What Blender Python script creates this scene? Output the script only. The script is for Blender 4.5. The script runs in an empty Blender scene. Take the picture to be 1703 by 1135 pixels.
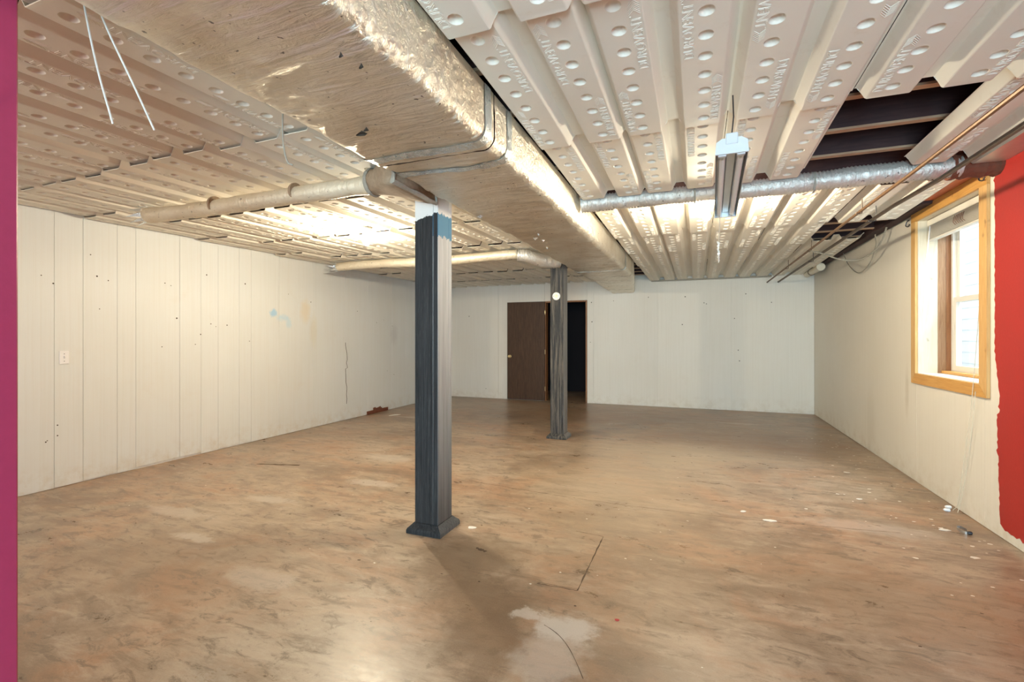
import bpy, math, random
from mathutils import Vector, Matrix, noise
random.seed(7)
scene = bpy.context.scene
COL = scene.collection
PI = math.pi

# ------------------------------------------------------------------ camera
YAW = math.atan(307.5 / 792.0)
cam_d = bpy.data.cameras.new('camera')
cam_d.sensor_width = 36.0
cam_d.lens = 792.0 / 1703.0 * 36.0
cam_d.shift_y = -6.5 / 1703.0
cam_d.clip_start = 0.05
cam = bpy.data.objects.new('camera', cam_d)
cam.location = (0, 0, 1.3)
cam.rotation_euler = (PI / 2, 0, YAW)
COL.objects.link(cam)
scene.camera = cam

# ------------------------------------------------------------------ world, lights, exposure
SKY_STRENGTH = 2.4
REAR_FILL = 310.0
BULB_STRENGTH = 2050.0
world = bpy.data.worlds.new('sky')
scene.world = world
world.use_nodes = True
bg = world.node_tree.nodes['Background']
bg.inputs['Color'].default_value = (0.80, 0.90, 1.0, 1)
bg.inputs['Strength'].default_value = SKY_STRENGTH


def area_light(name, loc, rot, sx, sy, power, color):
    l = bpy.data.lights.new(name, 'AREA')
    l.shape = 'RECTANGLE'; l.size = sx; l.size_y = sy
    l.energy = power; l.color = color
    o = bpy.data.objects.new(name, l)
    o.location = loc; o.rotation_euler = rot
    COL.objects.link(o)
    return o


# cool fill light from behind the camera, through an added glazed door
area_light('fill_rear', (0.55, -3.30, 1.15), (PI / 2, 0, 0), 2.2, 2.0, REAR_FILL, (0.60, 0.87, 1.0))
# daylight in the well outside the wooden-framed window
area_light('daylight_window', (2.55, 4.75, 2.9), (0, math.radians(20), 0), 0.8, 1.6, 95.0, (0.86, 0.93, 1.0))
# fill light for the left half, through an added, unseen rear window
area_light('fill_rear_left', (-3.45, -3.30, 1.5), (PI / 2, 0, 0), 1.8, 1.2, 60.0, (0.97, 0.97, 1.0))

vs = scene.view_settings
vs.view_transform = 'Standard'
vs.look = 'None'
vs.gamma = 1.0
vs.use_curve_mapping = False
vs.exposure = 0.56

# ------------------------------------------------------------------ material helpers


class NT:
    def __init__(self, name):
        self.m = bpy.data.materials.new(name)
        self.m.use_nodes = True
        self.t = self.m.node_tree
        self.b = self.t.nodes['Principled BSDF']
        self._p = None

    def n(self, typ, **kw):
        nd = self.t.nodes.new(typ)
        for k, v in kw.items():
            setattr(nd, k, v)
        return nd

    def l(self, a, b):
        self.t.links.new(a, b)

    def put(self, sock, v):
        if isinstance(v, bpy.types.NodeSocket):
            self.l(v, sock)
        else:
            sock.default_value = v

    def pos(self):
        if not self._p:
            self._p = self.n('ShaderNodeTexCoord').outputs['Object']
        return self._p

    def geo(self):
        return self.n('ShaderNodeNewGeometry')

    def mapping(self, scale=(1, 1, 1), rot=(0, 0, 0), loc=(0, 0, 0), src=None):
        mp = self.n('ShaderNodeMapping')
        mp.inputs['Scale'].default_value = scale
        mp.inputs['Rotation'].default_value = rot
        mp.inputs['Location'].default_value = loc
        self.l(src or self.pos(), mp.inputs['Vector'])
        return mp.outputs[0]

    def noise(self, scale, detail=4, rough=.55, vec=None, dist=0):
        nd = self.n('ShaderNodeTexNoise')
        nd.inputs['Scale'].default_value = scale
        nd.inputs['Detail'].default_value = detail
        nd.inputs['Roughness'].default_value = rough
        nd.inputs['Distortion'].default_value = dist
        self.l(vec or self.pos(), nd.inputs['Vector'])
        return nd.outputs['Fac']

    def ramp(self, fac, stops):
        r = self.n('ShaderNodeValToRGB')
        e = r.color_ramp.elements
        while len(e) < len(stops):
            e.new(0.5)
        for el, (p, c) in zip(e, stops):
            el.position = p
            el.color = (c, c, c, 1) if not isinstance(c, tuple) else (*c, 1)
        self.l(fac, r.inputs[0])
        return r.outputs[0]

    def mix(self, fac, a, b, mode='MIX'):
        m = self.n('ShaderNodeMix', data_type='RGBA', blend_type=mode)
        self.put(m.inputs[0], fac)
        for s, v in ((m.inputs[6], a), (m.inputs[7], b)):
            if isinstance(v, tuple):
                v = (*v, 1)
            self.put(s, v)
        return m.outputs[2]

    def math(self, op, a, b=0.0, c=0.0):
        m = self.n('ShaderNodeMath', operation=op)
        self.put(m.inputs[0], a); self.put(m.inputs[1], b); self.put(m.inputs[2], c)
        return m.outputs[0]

    def blob(self, centre, radius, soft=.5, wob=0.0, wscale=6, stretch=(1, 1, 1), nz=None):
        """1 inside a blotch with an uneven rim, 0 outside (object space)"""
        mp = self.n('ShaderNodeVectorMath', operation='SUBTRACT')
        self.l(self.pos(), mp.inputs[0]); mp.inputs[1].default_value = centre
        sc = self.n('ShaderNodeVectorMath', operation='MULTIPLY')
        self.l(mp.outputs[0], sc.inputs[0]); sc.inputs[1].default_value = stretch
        ln = self.n('ShaderNodeVectorMath', operation='LENGTH')
        self.l(sc.outputs[0], ln.inputs[0])
        d = ln.outputs['Value']
        if wob:
            nz = nz or self.noise(wscale, 5, .65)
            d = self.math('ADD', d, self.math('MULTIPLY', self.math('SUBTRACT', nz, .5), wob))
        mr = self.n('ShaderNodeMapRange', interpolation_type='SMOOTHSTEP')
        self.l(d, mr.inputs[0])
        mr.inputs[1].default_value = radius * (1 - soft); mr.inputs[2].default_value = radius * (1 + soft)
        mr.inputs[3].default_value = 1; mr.inputs[4].default_value = 0
        return mr.outputs[0]

    def bump(self, h, strength=.3, dist=.01, prev=None):
        b = self.n('ShaderNodeBump')
        b.inputs['Strength'].default_value = strength
        b.inputs['Distance'].default_value = dist
        self.l(h, b.inputs['Height'])
        if prev:
            self.l(prev, b.inputs['Normal'])
        return b.outputs[0]

    def out(self, color=None, rough=None, normal=None, metal=None, spec=None):
        if color is not None:
            self.put(self.b.inputs['Base Color'], (*color, 1) if isinstance(color, tuple) else color)
        if rough is not None:
            self.put(self.b.inputs['Roughness'], rough)
        if metal is not None:
            self.put(self.b.inputs['Metallic'], metal)
        if spec is not None:
            self.put(self.b.inputs['Specular IOR Level'], spec)
        if normal is not None:
            self.l(normal, self.b.inputs['Normal'])
        return self.m


M = {}


def plain(key, color, rough=.5, metal=0., var=.12, scale=14, bump=.1, stretch=(1, 1, 1)):
    t = NT(key)
    v = t.mapping(stretch)
    n = t.noise(scale, 5, .6, v)
    lo = tuple(c * (1 - var) for c in color); hi = tuple(min(1, c * (1 + var)) for c in color)
    c = t.mix(n, lo, hi)
    M[key] = t.out(c, rough, t.bump(n, bump, .004), metal)
    return M[key]


# --- floor: stained, sealed concrete
def mat_floor():
    t = NT('stained_concrete')
    st = t.mapping((0.8, 1.7, 1), (0, 0, .35))
    st2 = t.mapping((0.55, 2.2, 1), (0, 0, .25), (5.3, 2.1, 0))
    big = t.noise(.62, 8, .66, t.mapping((1, 1, 1), (0, 0, .5)), .8)
    mid = t.noise(1.9, 10, .70, st, 1.2)
    fine = t.noise(8.5, 10, .76, st, .8)
    streak = t.noise(5.0, 10, .74, st2, .5)
    grain = t.noise(170, 3, .6)
    orange = t.ramp(t.noise(1.0, 8, .68, t.mapping((1, 1.4, 1), (0, 0, -.4), (3.1, 1.7, 0)), 1.0), [(.46, 0.), (.60, 1.)])
    base = t.mix(t.ramp(mid, [(.40, 0.), (.60, 1.)]), (.265, .180, .118), (.50, .385, .280))
    base = t.mix(t.math('MULTIPLY', orange, .80), base, (.46, .245, .130))
    base = t.mix(t.math('MULTIPLY', t.ramp(big, [(.50, 0.), (.64, 1.)]), .60), base, (.58, .475, .355))
    base = t.mix(t.math('MULTIPLY', t.ramp(big, [(.37, 1.), (.47, 0.)]), .70), base, (.20, .120, .072))
    base = t.mix(t.math('MULTIPLY', t.ramp(streak, [(.38, 1.), (.48, 0.)]), .60), base, (.185, .120, .075))
    base = t.mix(t.math('MULTIPLY', t.ramp(streak, [(.54, 0.), (.66, 1.)]), .50), base, (.64, .54, .43))
    base = t.mix(t.math('MULTIPLY', t.ramp(fine, [(.39, 1.), (.47, 0.)]), .75), base, (.13, .085, .055))
    base = t.mix(t.math('MULTIPLY', t.ramp(fine, [(.56, 0.), (.68, 1.)]), .35), base, (.66, .57, .46))
    wn = t.noise(6, 6, .7)
    wn2 = t.noise(2.2, 6, .7)
    # brown patches beside the near post
    for c, r, s in (((-1.25, 2.50, 0), .30, (1, 1, 1)), ((-1.0, 2.16, 0), .26, (1, 1.2, 1)), ((-.84, 1.88, 0), .22, (1.2, .9, 1))):
        base = t.mix(t.math('MULTIPLY', t.blob(c, r, .45, .5, stretch=s, nz=wn), .75), base, (.165, .095, .045))
    # broad brown areas
    for c, r, s, a in (((.6, 6.6, 0), .85, (.7, 1.1, 1), .65), ((-1.4, 7.9, 0), .8, (.5, 1, 1), .65), ((1.1, 2.9, 0), .5, (.8, 1.3, 1), .4),
                       ((-2.9, 1.9, 0), .5, (.8, 1.3, 1), .35), ((-.1, 1.75, 0), .35, (.7, 1.2, 1), .35)):
        base = t.mix(t.math('MULTIPLY', t.blob(c, r, .6, 1.2, stretch=s, nz=wn2), a), base, (.235, .125, .055))
    for c, r, s, a in (((-.25, 5.6, 0), .55, (.7, 1, 1), .55), ((-.6, 4.4, 0), .7, (1, .8, 1), .45), ((-.35, 3.1, 0), .6, (.8, 1, 1), .3), ((-.2, 2.1, 0), .4, (1, 1, 1), .25)):
        base = t.mix(t.math('MULTIPLY', t.blob(c, r, .7, 1.0, stretch=s, nz=wn2), a), base, (.63, .515, .36))
    # whitish efflorescence patches
    for c, r, s, a in (((-.57, 2.07, 0), .115, (.9, 1.3, 1), .95), ((-.72, 2.10, 0), .06, (.8, 1.5, 1), .7), ((-.55, 1.86, 0), .15, (1.1, .9, 1), .5),
                       ((-3.04, 2.13, 0), .10, (.6, 2.2, 1), .6), ((-3.2, 2.86, 0), .12, (.6, 2, 1), .5), ((-3.6, 2.4, 0), .14, (.5, 2, 1), .4),
                       ((-2.2, 1.9, 0), .16, (.7, 1.8, 1), .35), ((-2.7, 3.5, 0), .14, (.6, 2, 1), .45), ((.55, 7.9, 0), .14, (.5, 2, 1), .4),
                       ((-3.1, 4.3, 0), .2, (.7, 1.6, 1), .4), ((-4.3, 6.6, 0), .13, (.5, 2, 1), .5), ((1.1, 3.9, 0), .2, (.5, 1.8, 1), .35)):
        base = t.mix(t.math('MULTIPLY', t.blob(c, r, .35, .34, stretch=s, nz=wn), a), base, (.74, .69, .62))
    base = t.mix(.20, base, t.mix(grain, (.12, .08, .05), (.72, .60, .46)))
    base = t.mix(1.0, base, (.86, .845, .83), 'MULTIPLY')
    rough = t.ramp(t.math('ADD', t.math('MULTIPLY', mid, .6), t.math('MULTIPLY', fine, .4)), [(.35, .24), (.65, .46)])
    nrm = t.bump(fine, .10, .004, t.bump(grain, .05, .001))
    M['floor'] = t.out(base, rough, nrm, 0., .5)


mat_floor()


# --- painted wood-grain wall panelling
def mat_wall(key, axis, c0=(.80, .765, .69), extra=None):
    t = NT(key)
    sc = (60, 60, .9)
    gr = t.noise(1, 5, .65, t.mapping(sc))
    pat = t.noise(.9, 4, .6)
    fib = t.noise(1, 4, .6, t.mapping((300, 300, 6)))
    c = t.mix(t.ramp(pat, [(.3, 0.), (.7, 1.)]), tuple(x * y for x, y in zip(c0, (.97, .955, .93))), c0)
    c = t.mix(t.math('MULTIPLY', t.ramp(gr, [(.35, 1.), (.55, 0.)]), .10), c, (.56, .50, .40))
    # scuffs near the floor
    sep = t.n('ShaderNodeSeparateXYZ'); t.l(t.pos(), sep.inputs[0])
    low = t.math('SUBTRACT', 1., t.math('MULTIPLY', sep.outputs[2], 4.0))
    lowm = t.math('MULTIPLY', t.math('MAXIMUM', low, 0.), t.ramp(t.noise(7, 5, .7), [(.45, 0.), (.7, 1.)]))
    c = t.mix(t.math('MULTIPLY', lowm, .5), c, (.52, .42, .29))
    c = t.mix(t.math('MULTIPLY', t.ramp(t.noise(2.1, 6, .75), [(.60, 0.), (.80, 1.)]), .16), c, (.60, .50, .36))
    if extra:
        c = extra(t, c)
    M[key] = t.out(c, .55, t.bump(gr, .16, .003, t.bump(fib, .12, .0012)), 0, .35)


def left_marks(t, c):
    for p, r, s, col, a in (((-5.13, 4.66, 1.61), .045, (1, 1, 1), (.35, .60, .80), .85), ((-5.13, 4.80, 1.56), .05, (1, .5, 1.3), (.45, .68, .84), .55),
                            ((-5.13, 4.90, 1.49), .04, (1, 1, .6), (.48, .70, .84), .5), ((-5.13, 5.20, 1.66), .10, (1, 1.2, .7), (.72, .58, .35), .4),
                            ((-5.13, 5.35, 1.40), .10, (1, 1.6, .5), (.66, .58, .38), .3), ((-5.13, 7.3, 1.35), .1, (1, 1, .6), (.45, .45, .48), .3)):
        c = t.mix(t.math('MULTIPLY', t.blob(p, r, .6, .12, 18, s), a), c, col)
    return c


def right_marks(t, c):
    for p, r, s, a in (((1.83, 5.50, .78), .09, (1, 2.6, .5), .35), ((1.83, 6.5, .35), .2, (1, 1.5, .7), .15)):
        c = t.mix(t.math('MULTIPLY', t.blob(p, r, .7, .1, 14, s), a), c, (.42, .35, .24))
    return c


mat_wall('wall_left', 1, (.735, .775, .795), left_marks)
mat_wall('wall_back', 0, (.80, .765, .705))
mat_wall('wall_right', 1, (.78, .745, .67), right_marks)


# --- moulded foam rafter vent
def mat_foam():
    t = NT('foam_panel')
    g = t.noise(420, 2, .5)
    p = t.noise(2.2, 4, .6)
    c = t.mix(p, (.755, .705, .605), (.82, .780, .695))
    c = t.mix(t.math('MULTIPLY', t.ramp(t.noise(11, 5, .7), [(.58, 0.), (.78, 1.)]), .25), c, (.55, .44, .30))
    M['foam'] = t.out(c, .68, t.bump(g, .12, .0008), 0, .2)


mat_foam()


# --- foil facing
def mat_foil(key, tint=(.86, .82, .73), stretch=(4, 30, 30), rough=(.30, .50), strength=.85, metal=.90, dirt=.50, wscale=1.0):
    t = NT(key)
    w = t.noise(wscale, 6, .62, t.mapping(stretch), .5)
    w2 = t.noise(7, 6, .6, None, .8)
    fine = t.noise(1, 3, .6, t.mapping(tuple(s * 4 for s in stretch)))
    d = t.ramp(t.noise(1.6, 6, .7), [(.42, 0.), (.72, 1.)])
    c = t.mix(t.math('MULTIPLY', d, dirt), tint, (.50, .36, .20))
    spots = t.ramp(t.noise(38, 2, .5), [(.70, 0.), (.74, 1.)])
    c = t.mix(t.math('MULTIPLY', spots, .8), c, (.08, .06, .05))
    r = t.math('MULTIPLY_ADD', w2, rough[1] - rough[0], rough[0])
    nrm = t.bump(w, strength, .022, t.bump(w2, .5, .03, t.bump(fine, .4, .005)))
    M[key] = t.out(c, r, nrm, metal)


mat_foil('foil_main')
mat_foil('foil_flex', (.76, .73, .68), (26, 8, 8), (.32, .52), .8, .55, .35)
mat_foil('foil_tan', (.78, .70, .55), (22, 8, 8), (.35, .55), .5, .35, .45)
mat_foil('foil_tape', (.78, .86, .92), (20, 20, 20), (.15, .35), .4, .9, .1)


# --- post paint
def mat_post(key, bare):
    t = NT(key)
    pos = t.pos()
    sep = t.n('ShaderNodeSeparateXYZ'); t.l(pos, sep.inputs[0])
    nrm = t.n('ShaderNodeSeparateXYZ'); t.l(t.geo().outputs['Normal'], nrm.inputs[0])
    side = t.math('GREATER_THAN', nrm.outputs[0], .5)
    gr = t.noise(1, 6, .7, t.mapping((70, 70, 1.6)))
    gr2 = t.noise(1, 5, .7, t.mapping((180, 180, 7)))
    dark = t.mix(t.ramp(gr, [(.30, 0.), (.72, 1.)]), (.008, .008, .009), (.042, .044, .047))
    dark = t.mix(t.math('MULTIPLY', t.ramp(gr2, [(.56, 0.), (.70, 1.)]), .30), dark, (.15, .145, .135))
    if bare:
        # light on the window-facing side painted in as a paler tone, fading downward
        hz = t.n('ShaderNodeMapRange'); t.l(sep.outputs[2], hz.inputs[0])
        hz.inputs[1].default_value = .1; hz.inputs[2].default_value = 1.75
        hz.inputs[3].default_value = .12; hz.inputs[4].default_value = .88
        lit_tone = t.mix(t.ramp(gr, [(.25, 0.), (.6, 1.)]), (.38, .38, .37), (.64, .64, .63))
        sidec = t.mix(hz.outputs[0], dark, lit_tone)
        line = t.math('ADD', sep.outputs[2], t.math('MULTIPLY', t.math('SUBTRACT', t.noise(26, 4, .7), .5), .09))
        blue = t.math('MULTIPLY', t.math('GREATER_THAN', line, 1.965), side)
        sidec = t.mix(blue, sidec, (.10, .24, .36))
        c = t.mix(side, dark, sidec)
        slant = t.math('ADD', line, t.math('MULTIPLY', sep.outputs[0], -.25))
        top = t.math('GREATER_THAN', slant, 2.075 + .438)
        c = t.mix(top, c, (.74, .72, .69))
    else:
        worn = t.ramp(t.noise(1, 6, .7, t.mapping((40, 40, 2.2), (0, 0, 0), (4, 2, 1))), [(.45, 0.), (.68, 1.)])
        c = t.mix(t.math('MULTIPLY', worn, .55), dark, (.24, .20, .16))
        c = t.mix(t.math('MULTIPLY', side, .35), c, (.40, .41, .42))  # far post: +X face lightened in the colour too, as if lit
    M[key] = t.out(c, .62, t.bump(gr, .4, .004, t.bump(gr2, .25, .002)), 0, .22)


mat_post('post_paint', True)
mat_post('post_paint_worn', False)


def mat_wood(key, a, b, stretch=(1, 1, 14), scale=4, rough=.5, knots=True):
    t = NT(key)
    n = t.noise(scale, 6, .65, t.mapping(stretch), 1.2)
    c = t.mix(t.ramp(n, [(.3, 0.), (.7, 1.)]), a, b)
    if knots:
        c = t.mix(t.math('MULTIPLY', t.ramp(t.noise(9, 2, .5), [(.70, 0.), (.76, 1.)]), .6), c, tuple(x * .35 for x in a))
    M[key] = t.out(c, rough, t.bump(n, .15, .002))


mat_wood('pine_y', (.52, .25, .055), (.68, .38, .11), (14, 1, 14))
mat_wood('pine_z', (.56, .31, .10), (.70, .44, .18), (14, 14, 1))
mat_wood('pine_pale', (.62, .54, .40), (.72, .65, .52), (14, 14, 1))
mat_wood('old_wood', (.22, .11, .05), (.40, .24, .13), (14, 14, 1))
mat_wood('joist', (.030, .012, .014), (.065, .030, .028), (1, 12, 12), 3, .8)
mat_wood('strip', (.34, .20, .12), (.50, .33, .21), (1, 12, 12), 3, .8)
mat_wood('door_wood', (.040, .020, .012), (.105, .055, .032), (22, 22, 1.2), 3, .5, False)
M['door_wood'].node_tree.nodes['Principled BSDF'].inputs['Specular IOR Level'].default_value = .3
mat_wood('frame_wood', (.22, .09, .035), (.34, .16, .07), (14, 14, 1))
mat_wood('red_sill', (.40, .06, .02), (.52, .17, .06), (14, 1, 14))
plain('red_paint', (.40, .022, .018), .52, 0, .10, 60, .15)
plain('red_paint_trim', (.36, .035, .10), .45, 0, .10, 40, .15)
plain('deck', (.028, .013, .016), .9, 0, .3)
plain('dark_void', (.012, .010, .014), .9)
plain('vinyl', (.80, .79, .74), .35, 0, .03)
plain('blind', (.82, .79, .72), .45, 0, .04)
plain('white_plastic', (.84, .85, .88), .3, 0, .02)
plain('dark_metal', (.06, .06, .065), .4, .6)
plain('steel', (.62, .62, .60), .3, .9)
plain('fixture_white', (.72, .76, .80), .3, .15, .04)
plain('reflector', (.66, .66, .64), .28, .6, .08)
plain('tube_glass', (.86, .88, .90), .2, 0, .02)
plain('copper', (.20, .11, .055), .5, .5, .3)
plain('iron_pipe', (.16, .12, .09), .55, .5, .3)
plain('pvc', (.74, .66, .52), .45, 0, .08)
plain('cable', (.30, .27, .22), .5)
plain('wire', (.78, .76, .70), .4, .3)
plain('cord', (.60, .55, .44), .7)
plain('brass', (.72, .56, .28), .3, .9)
plain('rust', (.16, .05, .025), .85, 0, .45, 30, .5)
plain('jute', (.34, .25, .17), .9, 0, .45, 35, .9)
plain('insulation', (.34, .31, .26), .95, 0, .3, 40, .8)
plain('galvanised', (.55, .55, .53), .35, .8, .15)
plain('porcelain', (.80, .79, .74), .3, 0, .05)
plain('crack_dark', (.045, .032, .022), .9)
plain('floor_scratch', (.10, .065, .04), .8)
plain('white_chip', (.80, .78, .72), .7)
plain('red_chip', (.45, .05, .05), .7)
plain('siding', (.86, .88, .90), .6, 0, .04)
plain('gravel', (.45, .44, .42), .9, 0, .25, 60, .6)
plain('concrete_wall', (.50, .48, .45), .9)

t = NT('bulb_glow')
t.b.inputs['Base Color'].default_value = (1, .95, .85, 1)
t.b.inputs['Emission Color'].default_value = (1.0, .88, .65, 1)
t.b.inputs['Emission Strength'].default_value = BULB_STRENGTH
M['bulb'] = t.m
M['bulb_fill'] = t.m.copy()
M['bulb_fill'].node_tree.nodes['Principled BSDF'].inputs['Emission Strength'].default_value = BULB_STRENGTH * .45

t = NT('window_glass')
for nd in list(t.t.nodes):
    if nd.type != 'OUTPUT_MATERIAL':
        t.t.nodes.remove(nd)
tr = t.n('ShaderNodeBsdfTransparent'); tr.inputs[0].default_value = (.93, .97, .98, 1)
gl = t.n('ShaderNodeBsdfGlossy'); gl.inputs['Roughness'].default_value = .02
lw = t.n('ShaderNodeLayerWeight'); lw.inputs[0].default_value = .5
fr = t.math('MULTIPLY_ADD', t.math('POWER', lw.outputs['Facing'], 5.0), .85, .04)
mx = t.n('ShaderNodeMixShader')
t.l(fr, mx.inputs[0]); t.l(tr.outputs[0], mx.inputs[1]); t.l(gl.outputs[0], mx.inputs[2])
t.l(mx.outputs[0], [n for n in t.t.nodes if n.type == 'OUTPUT_MATERIAL'][0].inputs[0])
M['glass'] = t.m

# ------------------------------------------------------------------ geometry helpers


class MB:
    def __init__(self):
        self.v = []; self.f = []

    def add(self, vs, fs):
        o = len(self.v)
        self.v += [tuple(p) for p in vs]
        self.f += [tuple(i + o for i in f) for f in fs]
        return self

    def box(self, x0, x1, y0, y1, z0, z1, bev=0.0):
        if bev <= 0:
            vs = [(x, y, z) for x in (x0, x1) for y in (y0, y1) for z in (z0, z1)]
            fs = [(0, 1, 3, 2), (4, 6, 7, 5), (0, 4, 5, 1), (2, 3, 7, 6), (0, 2, 6, 4), (1, 5, 7, 3)]
            return self.add(vs, fs)
        b = min(bev, (x1 - x0) * .45, (y1 - y0) * .45, (z1 - z0) * .45)
        X, Y, Z = (x0, x1), (y0, y1), (z0, z1)
        vs = []; idx = {}
        for i in (0, 1):
            for j in (0, 1):
                for k in (0, 1):
                    sx, sy, sz = (b, -b)[i], (b, -b)[j], (b, -b)[k]
                    for ax, p in enumerate(((X[i], Y[j] + sy, Z[k] + sz), (X[i] + sx, Y[j], Z[k] + sz), (X[i] + sx, Y[j] + sy, Z[k]))):
                        idx[i, j, k, ax] = len(vs); vs.append(p)
        fs = []
        for i in (0, 1):
            q = [idx[i, j, k, 0] for j, k in ((0, 0), (0, 1), (1, 1), (1, 0))]; fs.append(q if i == 0 else q[::-1])
            q = [idx[j, i, k, 1] for j, k in ((0, 0), (1, 0), (1, 1), (0, 1))]; fs.append(q if i == 0 else q[::-1])
            q = [idx[j, k, i, 2] for j, k in ((0, 0), (0, 1), (1, 1), (1, 0))]; fs.append(q if i == 0 else q[::-1])
        for i in (0, 1):
            for j in (0, 1):
                fs.append((idx[i, j, 0, 0], idx[i, j, 1, 0], idx[i, j, 1, 1], idx[i, j, 0, 1]))
                fs.append((idx[i, 0, j, 0], idx[i, 1, j, 0], idx[i, 1, j, 2], idx[i, 0, j, 2]))
                fs.append((idx[0, i, j, 1], idx[1, i, j, 1], idx[1, i, j, 2], idx[0, i, j, 2]))
                for k in (0, 1):
                    fs.append((idx[i, j, k, 0], idx[i, j, k, 1], idx[i, j, k, 2]))
        return self.add(vs, fs)

    def tube(self, pts, r, n=8, cap=True, rfun=None):
        pts = [Vector(p) for p in pts]
        up = Vector((0, 0, 1))
        rings = []
        prev = None
        for i, p in enumerate(pts):
            d = (pts[min(i + 1, len(pts) - 1)] - pts[max(i - 1, 0)]).normalized()
            if prev is None:
                ref = up if abs(d.z) < .9 else Vector((1, 0, 0))
                a = d.cross(ref).normalized()
            else:
                a = (prev - d * prev.dot(d)).normalized()
            prev = a
            b = d.cross(a)
            rr = rfun(i) if rfun else r
            rings.append([p + (a * math.cos(2 * PI * k / n) + b * math.sin(2 * PI * k / n)) * rr for k in range(n)])
        vs = [q for ring in rings for q in ring]
        fs = []
        for i in range(len(rings) - 1):
            for k in range(n):
                fs.append((i * n + k, i * n + (k + 1) % n, (i + 1) * n + (k + 1) % n, (i + 1) * n + k))
        if cap:
            fs.append(tuple(range(n))[::-1]); fs.append(tuple((len(rings) - 1) * n + k for k in range(n)))
        return self.add(vs, fs)

    def lathe(self, prof, centre, axis='z', n=20, sgn=1):
        """prof: list of (radius, height)"""
        vs = []; fs = []
        c = Vector(centre)
        for r, hgt in prof:
            for k in range(n):
                a = 2 * PI * k / n
                u, w = r * math.cos(a), r * math.sin(a)
                hh = hgt * sgn
                vs.append(c + (Vector((u, w, hh)) if axis == 'z' else Vector((u, hh, w)) if axis == 'y' else Vector((hh, u, w))))
        for i in range(len(prof) - 1):
            for k in range(n):
                fs.append((i * n + k, i * n + (k + 1) % n, (i + 1) * n + (k + 1) % n, (i + 1) * n + k))
        fs.append(tuple(range(n))[::-1]); fs.append(tuple((len(prof) - 1) * n + k for k in range(n)))
        return self.add(vs, fs)

    def mesh(self, name, mat, smooth=False):
        me = bpy.data.meshes.new(name)
        me.from_pydata(self.v, [], self.f)
        me.materials.append(M[mat])
        me.update()
        import bmesh
        bm = bmesh.new(); bm.from_mesh(me)
        bmesh.ops.recalc_face_normals(bm, faces=bm.faces)
        bm.to_mesh(me); bm.free()
        if smooth:
            me.shade_smooth()
            if smooth != 2:
                me.set_sharp_from_angle(angle=math.radians(38))
        return me

    def build(self, name, mat, parent=None, smooth=False):
        return link(name, self.mesh(name, mat, smooth), parent)


def link(name, me, parent=None):
    o = bpy.data.objects.new(name, me)
    COL.objects.link(o)
    if parent is not None:
        o.parent = parent
        o.matrix_parent_inverse = Matrix.Translation(parent.location).inverted() if parent.location.length else Matrix()
    return o


def tag(o, label=None, cat=None, group=None, kind=None):
    for k, v in (('label', label), ('category', cat), ('group', group), ('kind', kind)):
        if v:
            o[k] = v
    return o


def thing(name, label, cat, loc=(0, 0, 0), group=None):
    o = bpy.data.objects.new(name, None)
    o.empty_display_size = .1
    o.location = loc
    COL.objects.link(o)
    return tag(o, label, cat, group)


def struct(o, label, cat):
    return tag(o, label, cat, None, 'structure')


def smooth_path(pts, n=8):
    """Catmull-Rom through the points"""
    P = [Vector(p) for p in pts]
    P = [P[0] * 2 - P[1]] + P + [P[-1] * 2 - P[-2]]
    out = []
    for i in range(1, len(P) - 2):
        for k in range(n):
            s = k / n
            a, b, c, d = P[i - 1], P[i], P[i + 1], P[i + 2]
            out.append(.5 * ((2 * b) + (c - a) * s + (2 * a - 5 * b + 4 * c - d) * s * s + (3 * b - a - 3 * c + d) * s ** 3))
    out.append(P[-2])
    return out


# ------------------------------------------------------------------ room shell
XL, XR, YB, YF = -5.14, 1.835, 9.28, -3.0
ZP, ZJ, ZD = 2.37, 2.444, 2.65        # panel face, joist underside, deck underside

floor = struct(MB().box(XL - .3, XR + .3, YF - .3, YB + 2.6, -.12, 0).build('floor', 'floor'),
               'stained brown and tan sealed concrete floor slab', 'floor')
ceiling = struct(MB().box(XL - .3, XR + .3, YF - .3, YB + 2.6, ZD, ZD + .1).build('ceiling', 'deck'),
                 'dark floor deck overhead with joists and moulded foam vent panels', 'ceiling')

TB = .008   # sheet thickness of the panelling

# --- left wall
wl = struct(MB().box(XL - .2, XL - TB, YF, YB + .2, 0, ZD).build('wall_left', 'wall_left'),
            'long cream painted wall of vertical grooved boards', 'wall')
gl_ = [0.30, 0.72, 1.05, 1.52, 1.93, 2.387, 2.593, 2.864, 3.025, 3.451, 3.683, 3.889, 4.16, 4.326, 4.745, 5.335, 6.020, 6.568, 7.244, 7.68, 8.10, 8.42, 8.90, YB - .002]
for a, b in zip(gl_[:-1], gl_[1:]):
    bot = random.choice((.002, .004, .006, .010))
    if 3.0 < a < 3.6:
        bot = .018
    if 6.5 < a < 7.0:
        bot = .03
    MB().box(XL - TB, XL + random.uniform(0, .0012), a + .0011, b - .0011, bot, 2.405, .0012).build('wall_board', 'wall_left', wl)

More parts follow.
